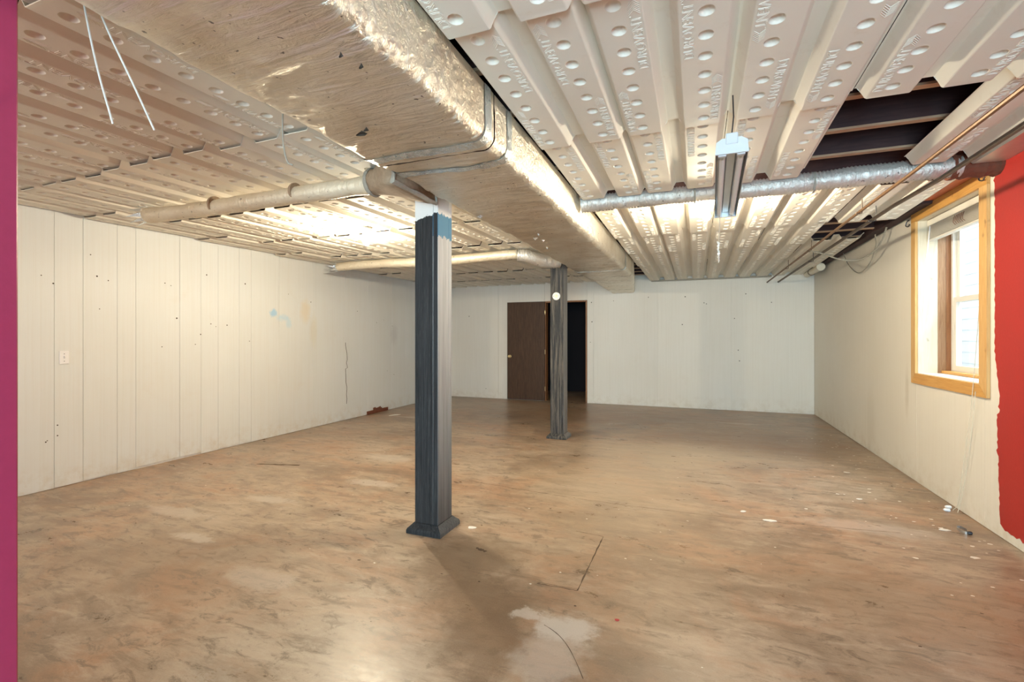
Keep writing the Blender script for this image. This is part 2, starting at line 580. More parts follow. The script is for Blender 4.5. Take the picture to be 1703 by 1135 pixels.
# --- back wall with the doorway
DX0, DX1, DH = -2.862, -2.045, 2.0
wb = MB()
wb.box(XL - .2, DX0 - .03, YB + TB, YB + .14, 0, ZD)
wb.box(DX1 + .03, XR + .3, YB + TB, YB + .14, 0, ZD)
wb.box(DX0 - .03, DX1 + .03, YB + TB, YB + .14, DH + .03, ZD)
wb = struct(wb.build('wall_back', 'wall_back'), 'cream painted far wall with a doorway', 'wall')
for a, b, z0 in ((XL, -3.91, .003), (-3.91, DX0 - .03, .003), (DX1 + .03, -1.89, .02), (-1.89, -.681, .004), (-.681, .567, .010), (.567, 1.834, .016)):
    MB().box(a + .0016, b - .0016, YB - random.uniform(0, .001), YB + TB, z0, 2.385, .0012).build('wall_board', 'wall_back', wb)
MB().box(DX0 - .03 + .0016, DX1 + .03 - .0016, YB, YB + TB, DH + .03, 2.385, .0012).build('wall_board', 'wall_back', wb)
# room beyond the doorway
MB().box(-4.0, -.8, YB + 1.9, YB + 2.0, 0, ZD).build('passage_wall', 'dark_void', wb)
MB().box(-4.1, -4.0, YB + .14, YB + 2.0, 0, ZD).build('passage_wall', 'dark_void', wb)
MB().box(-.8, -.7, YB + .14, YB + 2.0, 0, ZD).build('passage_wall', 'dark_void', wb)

# --- right wall with the window
WY0, WY1, WZ0, WZ1 = 4.225, 5.265, .975, 2.345     # rough opening of window_1
WT = 2.13
wr = MB()
wr.box(XR + TB, WT, YF - .2, WY0, 0, ZD)
wr.box(XR + TB, WT, WY1, YB + .14, 0, ZD)
wr.box(XR + TB, WT, WY0, WY1, 0, WZ0)
wr.box(XR + TB, WT, WY0, WY1, WZ1, ZD)
wr = struct(wr.build('wall_right', 'wall_right'), 'cream painted right wall, red toward the near end', 'wall')
for a, b, z0, z1 in ((8.03, YB - .002, .006, 2.40), (6.643, 8.03, .008, 2.40), (WY1 + .02, 6.643, .018, 2.40), (WY0 - .02, WY1 + .02, .003, WZ0 - .012),
                     (WY0 - .02, WY1 + .02, WZ1 + .012, 2.42), (3.0, WY0 - .02, .003, 2.42), (1.8, 3.0, .003, 2.42), (.6, 1.8, .003, 2.42),
                     (-.6, .6, .003, 2.42), (-1.8, -.6, .003, 2.42), (-3.0, -1.8, .003, 2.42)):
    MB().box(XR - random.uniform(0, .001), XR + TB, a + .001, b - .001, z0, z1, .001).build('wall_board', 'wall_right', wr)

# coat of red paint with a ragged brushed edge, stopping above the floor
edge = []
z = 2.43
k = 0
while z > .075:
    base = 4.086 if z > 1.2 else 4.086 - .055 * min(1, (1.2 - z) / .30)
    if z < .80:
        base = 4.062 - .05 * (.80 - z)
    edge.append((base + random.uniform(-.006, .006) + (.014 if random.random() < .07 else 0), z))
    z -= .018
    k += 1
bot = [(edge[-1][0] - .05 - i * .03, .062 + random.uniform(-.012, .012) - .0 * i) for i in range(24)]
mb = MB()
poly = [(y, zz) for y, zz in edge] + bot + [(YF, .05), (YF, 2.43)]
n = len(poly)
mb.add([(XR - .0016, y, zz) for y, zz in poly] + [(XR - .0004, y, zz) for y, zz in poly],
       [tuple(range(n)), tuple(range(2 * n - 1, n - 1, -1))] + [(i, (i + 1) % n, n + (i + 1) % n, n + i) for i in range(n)])
tag(mb.build('red_paint_coat', 'red_paint', wr), 'red paint with a ragged brushed edge')

# --- red partition end close to the camera on the left
mb = MB().box(-1.714, -1.594, YF, .669, 0, 2.355, .004)
struct(mb.build('wall_partition', 'red_paint_trim'), 'dark red painted wall end at the left edge of view', 'wall')
# --- rear wall; its unseen glazed door and window are added to bring in light
wq = MB()
wq.box(XL - .2, -4.35, YF - .15, YF, 0, ZD)
wq.box(-2.55, -.55, YF - .15, YF, 0, ZD)
wq.box(-4.35, -2.55, YF - .15, YF, 0, .9)
wq.box(-4.35, -2.55, YF - .15, YF, 2.1, ZD)
wq.box(1.65, XR + .3, YF - .15, YF, 0, ZD)
wq.box(-.55, 1.65, YF - .15, YF, 2.15, ZD)
struct(wq.build('wall_rear', 'wall_back'), 'cream rear wall behind the viewpoint', 'wall')
d2 = MB()
for a, b in ((-.55, -.48), (.515, .585), (1.58, 1.65)):
    d2.box(a, b, YF - .12, YF - .04, 0, 2.15)
for a, b in ((0, .08), (2.07, 2.15)):
    for c, d in ((-.48, .515), (.585, 1.58)):
        d2.box(c, d, YF - .12, YF - .04, a, b)
d2 = struct(d2.build('added_door', 'vinyl'), 'white framed sliding glass door added behind the viewpoint to let in light', 'door')
for c, d in ((-.48, .515), (.585, 1.58)):
    MB().box(c, d, YF - .085, YF - .08, .08, 2.07).build('pane', 'glass', d2)

w2 = MB().box(-4.35, -4.29, YF - .12, YF - .04, .9, 2.1).box(-2.61, -2.55, YF - .12, YF - .04, .9, 2.1).box(-3.48, -3.42, YF - .12, YF - .04, .96, 2.04)
w2.box(-4.29, -2.61, YF - .12, YF - .04, .9, .96).box(-4.29, -2.61, YF - .12, YF - .04, 2.04, 2.1)
w2 = struct(w2.build('added_window', 'vinyl'), 'white framed rear window added behind the viewpoint to let in light', 'window')  # added out of view to brighten the left side
for c, d in ((-4.29, -3.48), (-3.42, -2.61)):
    MB().box(c, d, YF - .085, YF - .08, .96, 2.04).build('pane', 'glass', w2)

# --- top-of-wall strips
struct(MB().box(-.80, 1.20, YB - .05, YB, 2.335, 2.37, .01).build('trim_1', 'insulation'), 'grey fibre strip along the top of the far wall', 'trim')
struct(MB().box(1.70, XR - .002, YF, 4.9, 2.425, 2.60, .006).build('trim_2', 'red_sill'), 'orange red stained sill board above right wall', 'trim')
struct(MB().box(1.74, XR - .002, 4.92, YB - .06, 2.405, 2.60, .006).build('trim_3', 'joist'), 'dark brown sill board above the right wall', 'trim')

# --- cracks and marks that belong to the walls
mb = MB()
ck = [(6.020, 1.215), (6.020, 1.17), (6.05, 1.05), (6.058, .95), (6.042, .893), (6.065, .816), (6.02, .80), (6.026, .70), (6.028, .592), (6.05, .52), (6.05, .476), (6.04, .40), (6.05, .33), (6.042, .25)]
mb.tube([(XL + .001, y, zz) for y, zz in ck], .0045, 4)
tag(mb.build('crack', 'crack_dark', wl), 'jagged dark crack between two boards')
mb = MB()
for y, zz in [(2.30, 1.82), (2.38, 1.76), (2.65, 2.05), (2.70, 1.86), (2.79, 1.83), (2.72, 1.56), (2.34, .42), (2.41, .54), (2.33, .41), (2.41, .45), (3.30, 1.86), (3.27, 1.20), (3.36, 1.84),
              (3.42, 1.5), (3.62, 1.22), (3.75, 2.0), (3.80, 1.45), (3.86, 1.42), (4.0, 1.44), (3.68, 1.33), (4.24, 1.95), (4.30, 1.25), (4.9, 1.88), (5.3, 1.8), (6.3, 1.72), (6.8, 1.55), (7.0, 1.6), (7.25, 1.5), (7.3, .62), (7.1, .7)]:
    r = random.uniform(.005, .009)
    mb.lathe([(r, 0), (r * .8, .0012)], (XL + .0002, y, zz), 'x', 6)
mb.build('nail_hole', 'crack_dark', wl)['kind'] = 'stuff'
mb = MB()
for x, zz in [(-1.93, 1.98), (-1.92, 1.6), (-1.95, 1.2), (-1.5, 2.0), (-.85, 2.05), (-.2, 2.04), (.12, 1.92), (.16, 1.90), (.62, 1.63), (.80, 2.06), (.68, 1.07), (.70, .88), (1.2, 1.9), (-.25, 1.53), (-4.6, 1.75), (-4.2, .2)]:
    r = random.uniform(.007, .011)
    mb.lathe([(r, 0), (r * .8, .0012)], (x, YB - .0012, zz), 'y', 6, -1)
mb.build('nail_hole', 'crack_dark', wb)['kind'] = 'stuff'

# ------------------------------------------------------------------ ceiling: joists and foam vent panels
jm = MB().box(XL, XR + .0, -.02, .02, ZJ + .014, ZD).mesh('joist', 'joist')
fm = MB().box(XL, XR + .0, -.022, .022, ZJ, ZJ + .0135, .001).mesh('joist_underside', 'strip')  # joist undersides as separate pieces, painted paler where light catches them
y = 2.71 - .42 * 13
while y < YB:
    if y > YF + .05:
        o = link('joist', jm, ceiling); o.location = (0, y, 0)
        o = link('joist_underside', fm, ceiling); o.location = (0, y, 0)
    y += .42

PW, PL, PH = .515, 1.078, .055


def panel_mesh():
    mb = MB()
    hw = PW / 2
    top, low = PH, 0.0

    def z_off(yy):     # ends curl slightly downwards
        e = max(0, (yy - (PL - .05)) / .05)
        return 0.0 * e
    ys = [0, .02] + [.02 + .1285 * i for i in range(1, 8)] + [PL - .02 - .02, PL - .015, PL]
    ys = [0.0] + [.016 + .13 * i for i in range(9)] + [PL]
    prof = [(-hw, top), (-.250, top), (-.244, top - .005), (-.220, low + .005), (-.212, low)]
    for sg in (1, -1):
        strips = [prof, [(-.058, low), (-.051, low + .005), (-.032, top - .005), (-.026, top), (0, top)]]
        for pr in strips:
            pr = [(sg * x, zz) for x, zz in pr]
            vs = [(x, yy, zz + z_off(yy)) for yy in ys for x, zz in pr]
            m_ = len(pr)
            mb.add(vs, [(i * m_ + j, i * m_ + j + 1, (i + 1) * m_ + j + 1, (i + 1) * m_ + j) for i in range(len(ys) - 1) for j in range(m_ - 1)])
        xa, xb = -.212 * sg, -.058 * sg
        x0, x1 = min(xa, xb), max(xa, xb)
        # end strips of the band
        for a, b in ((ys[0], ys[1]), (ys[-2], ys[-1])):
            mb.add([(x0, a, z_off(a)), (x1, a, z_off(a)), (x1, b, z_off(b)), (x0, b, z_off(b))], [(0, 1, 2, 3)])
        for i in range(1, len(ys) - 2):
            a, b = ys[i], ys[i + 1]
            cx, cy = (x0 + x1) / 2 - .008 * sg, (a + b) / 2
            per = []
            for k in range(4):
                per.append((x0 + (x1 - x0) * k / 4, a))
            for k in range(4):
                per.append((x1, a + (b - a) * k / 4))
            for k in range(4):
                per.append((x1 - (x1 - x0) * k / 4, b))
            for k in range(4):
                per.append((x0, b - (b - a) * k / 4))
            vs = [(px, py, 0) for px, py in per]
            rings = ((.0275, -.0012), (.0245, .001), (.021, .010), (.013, .0165))
            for r, dz in rings:
                for px, py in per:
                    an = math.atan2(py - cy, px - cx)
                    vs.append((cx + r * math.cos(an), cy + r * math.sin(an) * 1.05, dz))
            vs.append((cx, cy, .018))
            fs = []
            for q in range(len(rings)):
                for k in range(16):
                    fs.append((q * 16 + k, q * 16 + (k + 1) % 16, (q + 1) * 16 + (k + 1) % 16, (q + 1) * 16 + k))
            for k in range(16):
                fs.append((len(rings) * 16 + k, len(rings) * 16 + (k + 1) % 16, len(vs) - 1))
            mb.add(vs, fs)
    # upper skin gives the sheet its thickness; end lips close it
    back = [(-hw, top), (-.250, top), (-.212, low), (-.058, low), (-.026, top), (.026, top), (.058, low), (.212, low), (.250, top), (hw, top)]
    th = .0035
    for yy in (0, PL):
        vs = [(x, yy, zz + z_off(yy)) for x, zz in back] + [(x, yy, zz + z_off(yy) + th) for x, zz in back]
        m_ = len(back)
        mb.add(vs, [(j, j + 1, m_ + j + 1, m_ + j) for j in range(m_ - 1)])
    me = bpy.data.meshes.new('vent_panel')
    me.from_pydata(mb.v, [], mb.f)
    import bmesh
    bm = bmesh.new(); bm.from_mesh(me)
    bmesh.ops.remove_doubles(bm, verts=bm.verts, dist=.0002)
    bmesh.ops.recalc_face_normals(bm, faces=bm.faces)
    # centre on the panel so that it can be turned end for end
    bmesh.ops.translate(bm, verts=bm.verts, vec=(0, -PL / 2, 0))
    bm.to_mesh(me); bm.free()
    me.materials.append(M['foam'])
    me.shade_smooth(); me.set_sharp_from_angle(angle=math.radians(35))
    return me


def lettering_mesh():
    """raised outline lettering with three arrow heads, four times on a panel"""
    cu = bpy.data.curves.new('letters', 'FONT')
    cu.body = 'DUROVENT'
    cu.size = 1.0
    cu.resolution_u = 2
    cu.fill_mode = 'NONE'
    cu.bevel_depth = 0.0
    tmp = bpy.data.objects.new('letters', cu)
    COL.objects.link(tmp)
    dg = bpy.context.evaluated_depsgraph_get()
    me = tmp.evaluated_get(dg).to_mesh()
    V = [v.co.copy() for v in me.vertices]; Ed = [tuple(e.vertices) for e in me.edges]
    tmp.evaluated_get(dg).to_mesh_clear()
    bpy.data.objects.remove(tmp)
    bpy.data.curves.remove(cu)
    xs = [v.x for v in V]; zs = [v.y for v in V]
    x0, x1, h0, h1 = min(xs), max(xs), min(zs), max(zs)
    LEN, HGT = .315, .036
    P = [((v.x - x0) / (x1 - x0) * LEN, (v.y - h0) / (h1 - h0) * HGT) for v in V]
    segs = [(P[a], P[b]) for a, b in Ed]
    for q in range(3):                      # arrow heads after the last letter
        bx = LEN + .010 + q * .020
        for s in (0, 1):
            segs.append(((bx, HGT * (s * 1.0)), (bx + .022, HGT / 2)))
            segs.append(((bx + .010, HGT * (s * 1.0)), (bx + .032, HGT / 2)))
    # thin rule framing the word
    mb = MB()
    w, hgt = .0014, .0018

    def ridge(a, b):
        ax, ay = a; bx, by = b
        dx, dy = bx - ax, by - ay
        L = math.hypot(dx, dy)
        if L < 1e-6:
            return
        nx, ny = -dy / L * w, dx / L * w
        ex, ey = dx / L * w * .6, dy / L * w * .6
        ax -= ex; ay -= ey; bx += ex; by += ey
        pts = [(ax + nx, ay + ny, 0), (bx + nx, by + ny, 0), (bx - nx, by - ny, 0), (ax - nx, ay - ny, 0),
               (ax + nx * .4, ay + ny * .4, -hgt), (bx + nx * .4, by + ny * .4, -hgt), (bx - nx * .4, by - ny * .4, -hgt), (ax - nx * .4, ay - ny * .4, -hgt)]
        yield_pts.append(pts)
    yield_pts = []
    for a, b in segs:
        ridge(a, b)
    F = [(4, 5, 6, 7), (0, 1, 5, 4), (2, 3, 7, 6), (1, 2, 6, 5), (3, 0, 4, 7)]
    # (start x, start y): reading toward -y, letter tops toward -x
    for ox, oy in ((-.064, .470), (.102, .470), (-.172, PL - .06), (.208, PL - .06)):
        for pts in yield_pts:
            mb.add([(ox - ty, oy - tx - PL / 2, tz) for tx, ty, tz in pts], F)
    return mb.mesh('lettering', 'foam')


pm = panel_mesh()
lm = lettering_mesh()


def put_panel(cx, y0, flip, zj=0., roll=0., letters=True):
    o = link('vent_panel', pm, ceiling)
    o.location = (cx, y0 + PL / 2, ZP + zj)
    # far end hangs a little lower, lapping under the next panel
    # right of the duct each panel laps under the next one, left of it over it
    o.rotation_euler = (-.024 if cx > -1.2 else .018, roll, 0)
    if letters:
        c = bpy.data.objects.new('lettering', lm); COL.objects.link(c); c.parent = o
        c.rotation_euler = (0, 0, PI if flip else 0)
    return o


# right of the duct
rows_r = (.43, 1.48, 2.53, 4.10, 5.17, 6.24, 7.30, 8.185)
cols_r = (-.604, -.115, .400, .916, 1.44)
# slight spread so that flanges lap rather than collide
for ci, cx in enumerate(cols_r):
    for ri, y0 in enumerate(rows_r):
        if (ci, ri) == (3, 2):
            continue                     # missing panel: joists show
        if (ci, ri) == (4, 4):
            continue                     # torn-out panel beside the window head
        jy = random.uniform(-.02, .02) if ri < 7 else 0
        if ri == 2 and ci == 4:
            jy = -.02
        if ci == 4 and ri == 3:
            jy = .03
        jz = random.uniform(-.002, .002) + (.002 if ci % 2 else 0)
        if (ci, ri) == (4, 2):
            jz = -.008
        put_panel(cx + random.uniform(-.004, .004), y0 + jy, ci in (2, 4) or (ci == 3 and ri % 2 == 0), jz, random.uniform(-.006, .006), ri < 5)
# left of the duct
cols_l = [-1.802 - .512 * i for i in range(7)]
for ci, cx in enumerate(cols_l):
    off = (.0, .0, .01, .02, .02, .03, .68)[ci]
    y0 = -.20 + off - (1.05 if ci == 6 else 0)
    ri = 0
    while y0 < YB - .3:
        ys = min(y0 + random.uniform(-.03, .03), YB - PL - .01)
        if ys > -.5:
            put_panel(cx + random.uniform(-.003, .003), ys, (ci + ri) % 3 == 0, random.uniform(-.003, .003) + (.003 if ci % 2 else 0), random.uniform(-.012, .012), ys < 4.5)
        y0 += 1.05; ri += 1

# ------------------------------------------------------------------ main trunk duct
trunk = thing('trunk_duct', 'large foil-wrapped rectangular duct running the length of the ceiling', 'duct', (-1.2, 4.0, 2.17))


def duct_shell(y0, y1, name, mat, grow=0.0, seed=0, wr=.006, step=.035, cap=False):
    mb = MB()
    ny = max(2, int((y1 - y0) / step))
    rows = []
    for i in range(ny + 1):
        yy = y0 + (y1 - y0) * i / ny
        xl, xr, zb = -1.530, -.868, 2.165
        if yy > 2.0:
            k = min(1, (yy - 2.0) / .15); zb += .012 * k; xl -= .008 * k
        if yy > 7.2:
            k = (yy - 7.2) / 2.08
            xr += (-1.10 + .868) * k; zb -= .035 * k
        xl -= grow; xr += grow; zb -= grow
        zt = 2.415
        r = .055
        pts = [(xl, zt), (xl, zt - .06), (xl, (zt + zb) / 2)]
        for a in range(0, 7):
            an = PI + (PI / 2) * a / 6
            pts.append((xl + r + r * math.cos(an), zb + r + r * math.sin(an)))
        nb = 18
        for b in range(1, nb):
            pts.append((xl + r + (xr - xl - 2 * r) * b / nb, zb))
        for a in range(0, 7):
            an = 1.5 * PI + (PI / 2) * a / 6
            pts.append((xr - r + r * math.cos(an), zb + r + r * math.sin(an)))
        pts += [(xr, zb + (zt - zb) * f) for f in (.45, .62, .8)] + [(xr, zt)]
        cx, cz = (xl + xr) / 2, (zt + zb) / 2
        row = []
        for j, (x, zz) in enumerate(pts):
            if 2 < j < len(pts) - 2:
                nv = noise.noise(Vector((x * 3.0 + seed, yy * 9, zz * 6))) + .5 * noise.noise(Vector((x * 7, yy * 24 + x * 14, zz * 12 + seed)))
                sag = .010 * noise.noise(Vector((x * 1.6, yy * 1.5, seed)))
                dd = wr * nv + sag
                v = Vector((x - cx, 0, zz - cz)).normalized()
                if zz < zb + .02:
                    v = Vector((0, 0, -1))
                x += v.x * dd * .6; zz += v.z * dd
                if x > xr - .02:
                    x = min(x, -.864 + grow)
            row.append((x, yy, zz))
        rows.append(row)
    m_ = len(rows[0])
    vs = [p for r_ in rows for p in r_]
    fs = [(i * m_ + j, i * m_ + j + 1, (i + 1) * m_ + j + 1, (i + 1) * m_ + j) for i in range(ny) for j in range(m_ - 1)]
    mb.add(vs, fs)
    if cap:
        mb.add(rows[0], [tuple(range(m_))])
        mb.add(rows[-1], [tuple(range(m_))])
    return mb.build(name, mat, trunk, 2)


duct_shell(-1.2, 2.00, 'duct_section', 'foil_main', 0, 3.1, .010, cap=True)
duct_shell(2.01, 6.30, 'duct_section', 'foil_main', 0, 8.7, .014)
duct_shell(6.30, YB - .004, 'duct_section', 'foil_main', 0.0, 5.2, .013, cap=True)
tag(duct_shell(1.90, 1.965, 'tape_band', 'foil_tape', .0035, 3.1, .010), 'bright foil tape strip')
tag(duct_shell(2.16, 2.22, 'tape_band', 'foil_tape', .0035, 8.7, .014), 'bright foil tape strip')
duct_shell(6.28, 6.34, 'tape_band', 'foil_tape', .006, 5.2, .013)
for yq in (6.95, 7.5, 8.1, 8.6):
    duct_shell(yq, yq + .012, 'seam', 'crack_dark', .0008, 5.2, .013, .006)
duct_shell(1.996, 2.012, 'seam', 'crack_dark', -.001, 3.1, .010, .008)
# tears in the facing
for cx, cy, r in ((-1.30, 1.62, .028), (-1.26, 1.60, .016), (-1.0, 1.15, .010), (-.98, 1.22, .010)):
    mb = MB()
    vs = []
    for k in range(9):
        a = 2 * PI * k / 9; rr = r * random.uniform(.5, 1.2)
        vs.append((cx + rr * math.cos(a), cy + rr * math.sin(a) * .5, 2.148 + random.uniform(-.006, .0)))
    vs.append((cx, cy, 2.160))
    mb.add(vs, [(k, (k + 1) % 9, 9) for k in range(9)])
    tag(mb.build('tear', 'crack_dark', trunk), 'small dark tear in the foil')
for cx, cy, r in ((-1.42, 3.05, .030), (-1.30, 3.9, .02), (-1.26, 4.0, .016), (-1.22, 3.75, .012), (-1.33, 4.35, .012)):
    mb = MB()
    vs = []
    for k in range(8):
        a = 2 * PI * k / 8; rr = r * random.uniform(.5, 1.3)
        vs.append((cx + rr * math.cos(a), cy + rr * math.sin(a), 2.158 + random.uniform(-.008, 0)))
    vs.append((cx, cy, 2.135))
    mb.add(vs, [(k, (k + 1) % 8, 8) for k in range(8)])
    mb.build('foil_flap', 'foil_tape', trunk)

# ------------------------------------------------------------------ branch ducts


def rib_tube(pts, r, name, mat, parent, amp=.0022, n=20, lump=.006, seed=0., per=2):
    mb = MB()
    mb.tube(pts, r, n, True, lambda i: r + amp * (1 if i % per == 0 else -1) + lump * noise.noise(Vector((i * .09, seed, 0))))
    return mb.build(name, mat, parent, 2)


def line(a, b, step):
    a, b = Vector(a), Vector(b)
    k = max(2, int((b - a).length / step))
    return [a.lerp(b, i / k) for i in range(k + 1)]


bd = thing('branch_duct', 'foil-wrapped round branch duct with a frayed brown boot, left of the near post', 'duct', (-3.0, 2.5, 2.27), 'round branch ducts')
p = [Vector((x, 2.50 + .012 * math.sin(x * 3), 2.276 - .012 * math.sin((x + 4.2) * 1.3))) for x in [-1.90 - .012 * i for i in range(184)]]
rib_tube(p, .057, 'duct_pipe', 'foil_tan', bd, .0012, 18, .008, 1.3)
mb = MB()
rect = [(-1.545, 2.20, 2.345), (-1.545, 2.20, 2.165), (-1.545, 2.685, 2.165), (-1.545, 2.685, 2.345)]
rings = []
NB = 24
for q in range(7):
    s = q / 6
    ring = []
    for k in range(NB):
        a = 2 * PI * k / NB
        ca, sa = math.cos(a), math.sin(a)
        m_ = max(abs(ca), abs(sa))
        ry, rz = 2.44 + .235 * ca / m_, 2.255 + .095 * sa / m_
        cyy, czz = 2.50 + .085 * ca, 2.28 + .078 * sa
        e = s * s * (3 - 2 * s)
        jit = 1 + .07 * noise.noise(Vector((q * .9, ca * 3, sa * 3)))
        yy, zz = ry * (1 - e) + cyy * e, rz * (1 - e) + czz * e
        yy = 2.47 + (yy - 2.47) * jit; zz = 2.26 + (zz - 2.26) * jit
        ring.append((-1.562 - .353 * s, yy, min(zz, 2.362)))
    rings.append(ring)
mb.add([q for r_ in rings for q in r_], [(i * NB + k, i * NB + (k + 1) % NB, (i + 1) * NB + (k + 1) % NB, (i + 1) * NB + k) for i in range(6) for k in range(NB)] + [tuple(range(NB)), tuple(6 * NB + k for k in range(NB))])
boot = mb.build('boot', 'jute', bd, 2)
tag(boot, 'frayed brown insulated boot')
for q in (0, 6):
    mb = MB()
    ring = rings[q] + [rings[q][0]]
    pts = [Vector(pp) + Vector((0, 0, 0)) for pp in ring]
    mb.tube(pts, .012, 6, False, lambda i: .010 + .007 * random.random())
    mb.build('torn_rim', 'insulation', boot)
mb = MB()
for a in range(10):
    an = 2 * PI * a / 10
    mb.add([(-4.10, 2.5 + .06 * math.cos(an), 2.285 + .06 * math.sin(an)), (-4.10, 2.5 + .06 * math.cos(an + .6), 2.285 + .06 * math.sin(an + .6)),
            (-4.20 - .05 * random.random(), 2.5 + .085 * math.cos(an + .3), min(2.36, 2.285 + .085 * math.sin(an + .3)))], [(0, 1, 2)])
tag(mb.build('torn_end', 'foil_tape', bd), 'torn silvery end of the wrap')
for x in (-2.55, -3.35):
    MB().tube([(x + i * .006, 2.50 + .012 * math.sin(x * 3), 2.283) for i in range(4)], .064, 18).build('tie_band', 'jute', bd, True)

bd = thing('branch_duct', 'long smooth tan branch duct in front of the far wall, ending in a crumpled elbow', 'duct', (-3.0, 5.35, 2.27), 'round branch ducts')
rib_tube([Vector((-4.70 + .02 * i, 5.352, 2.285 + .010 * math.sin(i * .06))) for i in range(136)], .058, 'duct_pipe', 'foil_tan', bd, .0006, 18, .006, 4.4)
rib_tube(smooth_path([(-2.0, 5.352, 2.285), (-1.88, 5.39, 2.27), (-1.76, 5.52, 2.235), (-1.64, 5.66, 2.225), (-1.60, 5.70, 2.235)], 8), .072, 'elbow', 'foil_flex', bd, .004, 18, .018, 2.2)
mb = MB()
for a in range(9):
    an = 2 * PI * a / 9
    mb.add([(-4.69, 5.352 + .055 * math.cos(an), 2.285 + .055 * math.sin(an)), (-4.69, 5.352 + .055 * math.cos(an + .7), 2.285 + .055 * math.sin(an + .7)),
            (-4.80 - .05 * random.random(), 5.352 + .09 * math.cos(an + .3), min(2.355, 2.285 + .09 * math.sin(an + .3)))], [(0, 1, 2)])
mb.build('torn_end', 'foil_tape', bd)

bd = thing('branch_duct', 'ribbed silver flexible duct crossing the ceiling toward the window', 'duct', (.5, 3.70, 2.3), 'round branch ducts')
rib_tube([Vector((-.845 + .011 * i, 3.70 + .015 * math.sin(i * .02), 2.345 + .006 * math.sin(i * .045) - .00003 * i)) for i in range(214)], .062, 'duct_pipe', 'foil_flex', bd, .0038, 22, .006, 7.7)
mb = MB().tube([(1.44 + i * .02, 3.70, 2.342) for i in range(13)], .074, 14, True, lambda i: .066 + .016 * random.random())
tag(mb.build('rusty_collar', 'rust', bd), 'rusty crumbling collar at the wall end')
for x in (-.02, .72):
    MB().tube([(x + i * .006, 3.71, 2.338) for i in range(3)], .0695, 20).build('tie_band', 'insulation', bd, True)

# ------------------------------------------------------------------ posts


def post(x0, x1, y0, y1, mat, label):
    t_ = thing('support_post', label, 'post', ((x0 + x1) / 2, (y0 + y1) / 2, 0), 'support posts')
    MB().box(x0 + .006, x1 - .006, y0 + .006, y1 - .006, 0.0, 2.418, .004).build('shaft', mat, t_)
    # cladding boards: front and back overlap the side boards
    for a, b, c, d in ((x0, x1 - .036, y0, y0 + .007), (x1 - .034, x1, y0, y0 + .007), (x0, x1, y1 - .007, y1)):
        MB().box(a, b, c, d, .062, 2.412, .0015).build('cladding_board', mat, t_)
    for a, b, c, d in ((x1 - .007, x1 + .0005, y0 + .0075, y1 - .042), (x1 - .007, x1 + .0005, y1 - .040, y1 - .0075), (x0 - .0005, x0 + .007, y0 + .0075, y1 - .0075)):
        MB().box(a, b, c, d, .062, 2.412, .0015).build('cladding_board', mat, t_)
    e = .042
    mb = MB()
    r0 = [(x0 - e, y0 - e), (x1 + e, y0 - e), (x1 + e, y1 + e), (x0 - e, y1 + e)]
    levels = ((e, 0), (e, .022), (e * .86, .034), (.014, .055), (.006, .064), (-.001, .066))
    vs = []
    for g, zz in levels:
        vs += [(x0 - g, y0 - g, zz), (x1 + g, y0 - g, zz), (x1 + g, y1 + g, zz), (x0 - g, y1 + g, zz)]
    mb.add(vs, [(i * 4 + k, i * 4 + (k + 1) % 4, (i + 1) * 4 + (k + 1) % 4, (i + 1) * 4 + k) for i in range(len(levels) - 1) for k in range(4)] + [(0, 1, 2, 3)])
    mb.build('base_moulding', mat, t_)
    return t_


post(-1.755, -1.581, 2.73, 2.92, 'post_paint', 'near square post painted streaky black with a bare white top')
post(-1.755, -1.581, 5.884, 6.075, 'post_paint_worn', 'far worn grey post in front of the doorway')
pl = thing('round_socket_plate', 'round off-white socket plate high on the far post', 'socket', (-1.675, 5.883, 1.823))
MB().lathe([(.050, 0), (.050, .008), (.044, .014), (.028, .018), (.026, .010)], (-1.675, 5.882, 1.823), 'y', 24, -1).build('plate', 'porcelain', pl, True)
MB().lathe([(.020, .008), (.018, .022), (.010, .024)], (-1.675, 5.882, 1.823), 'y', 14, -1).build('socket', 'brass', pl, True)
for dx in (-.034, .034):
    MB().lathe([(.005, .012), (.004, .019)], (-1.675 + dx, 5.882, 1.823), 'y', 8, -1).build('screw', 'dark_metal', pl)

# ------------------------------------------------------------------ lamps


def bare_bulb(x, y, z, label, glow='bulb'):
    t_ = thing('bare_bulb_lamp', label, 'lamp', (x, y, z), 'bare bulb ceiling lamps')
    MB().lathe([(.055, .130), (.055, .104), (.040, .085), (.024, .068), (.020, .050)], (x, y, z), 'z', 20).build('lamp_holder', 'porcelain', t_, True)
    if glow != 'bulb' or x > -1:         # lamps under a bare joist sit on a wooden block
        MB().box(x - .05, x + .05, y - .05, y + .05, z + .1295, ZJ - .0005, .003).build('mounting_block', 'strip', t_)
    prof = []
    for i in range(13):
        a = -PI / 2 + PI * .84 * i / 12
        prof.append((max(.001, .031 * math.cos(a)), .031 * math.sin(a)))
    prof.append((.013, .046)); prof.append((.0125, .056))
    MB().lathe(prof, (x, y, z), 'z', 20).build('bulb', glow, t_, 2)
    return t_


bare_bulb(-3.017, 3.833, 2.230, 'lit bare bulb on the ceiling left of the near post')
bare_bulb(-3.30, -.65, 2.230, 'added bare bulb, unseen behind the red wall end, lighting the left side', 'bulb_fill')  # extra lamp out of view, added to warm the left ceiling
bare_bulb(.070, 3.958, 2.230, 'lit bare bulb beside the hanging tube fixture')

fx = thing('tube_light_fixture', 'unlit white twin-tube shop light hanging below the ceiling', 'light fixture', (.168, 3.05, 2.15))
fx.rotation_euler = (0, 0, -.028)


def fpart(mb, name, mat, parent=fx, smooth=False):
    o = link(name, mb.mesh(name, mat, smooth))
    o.parent = parent
    return o


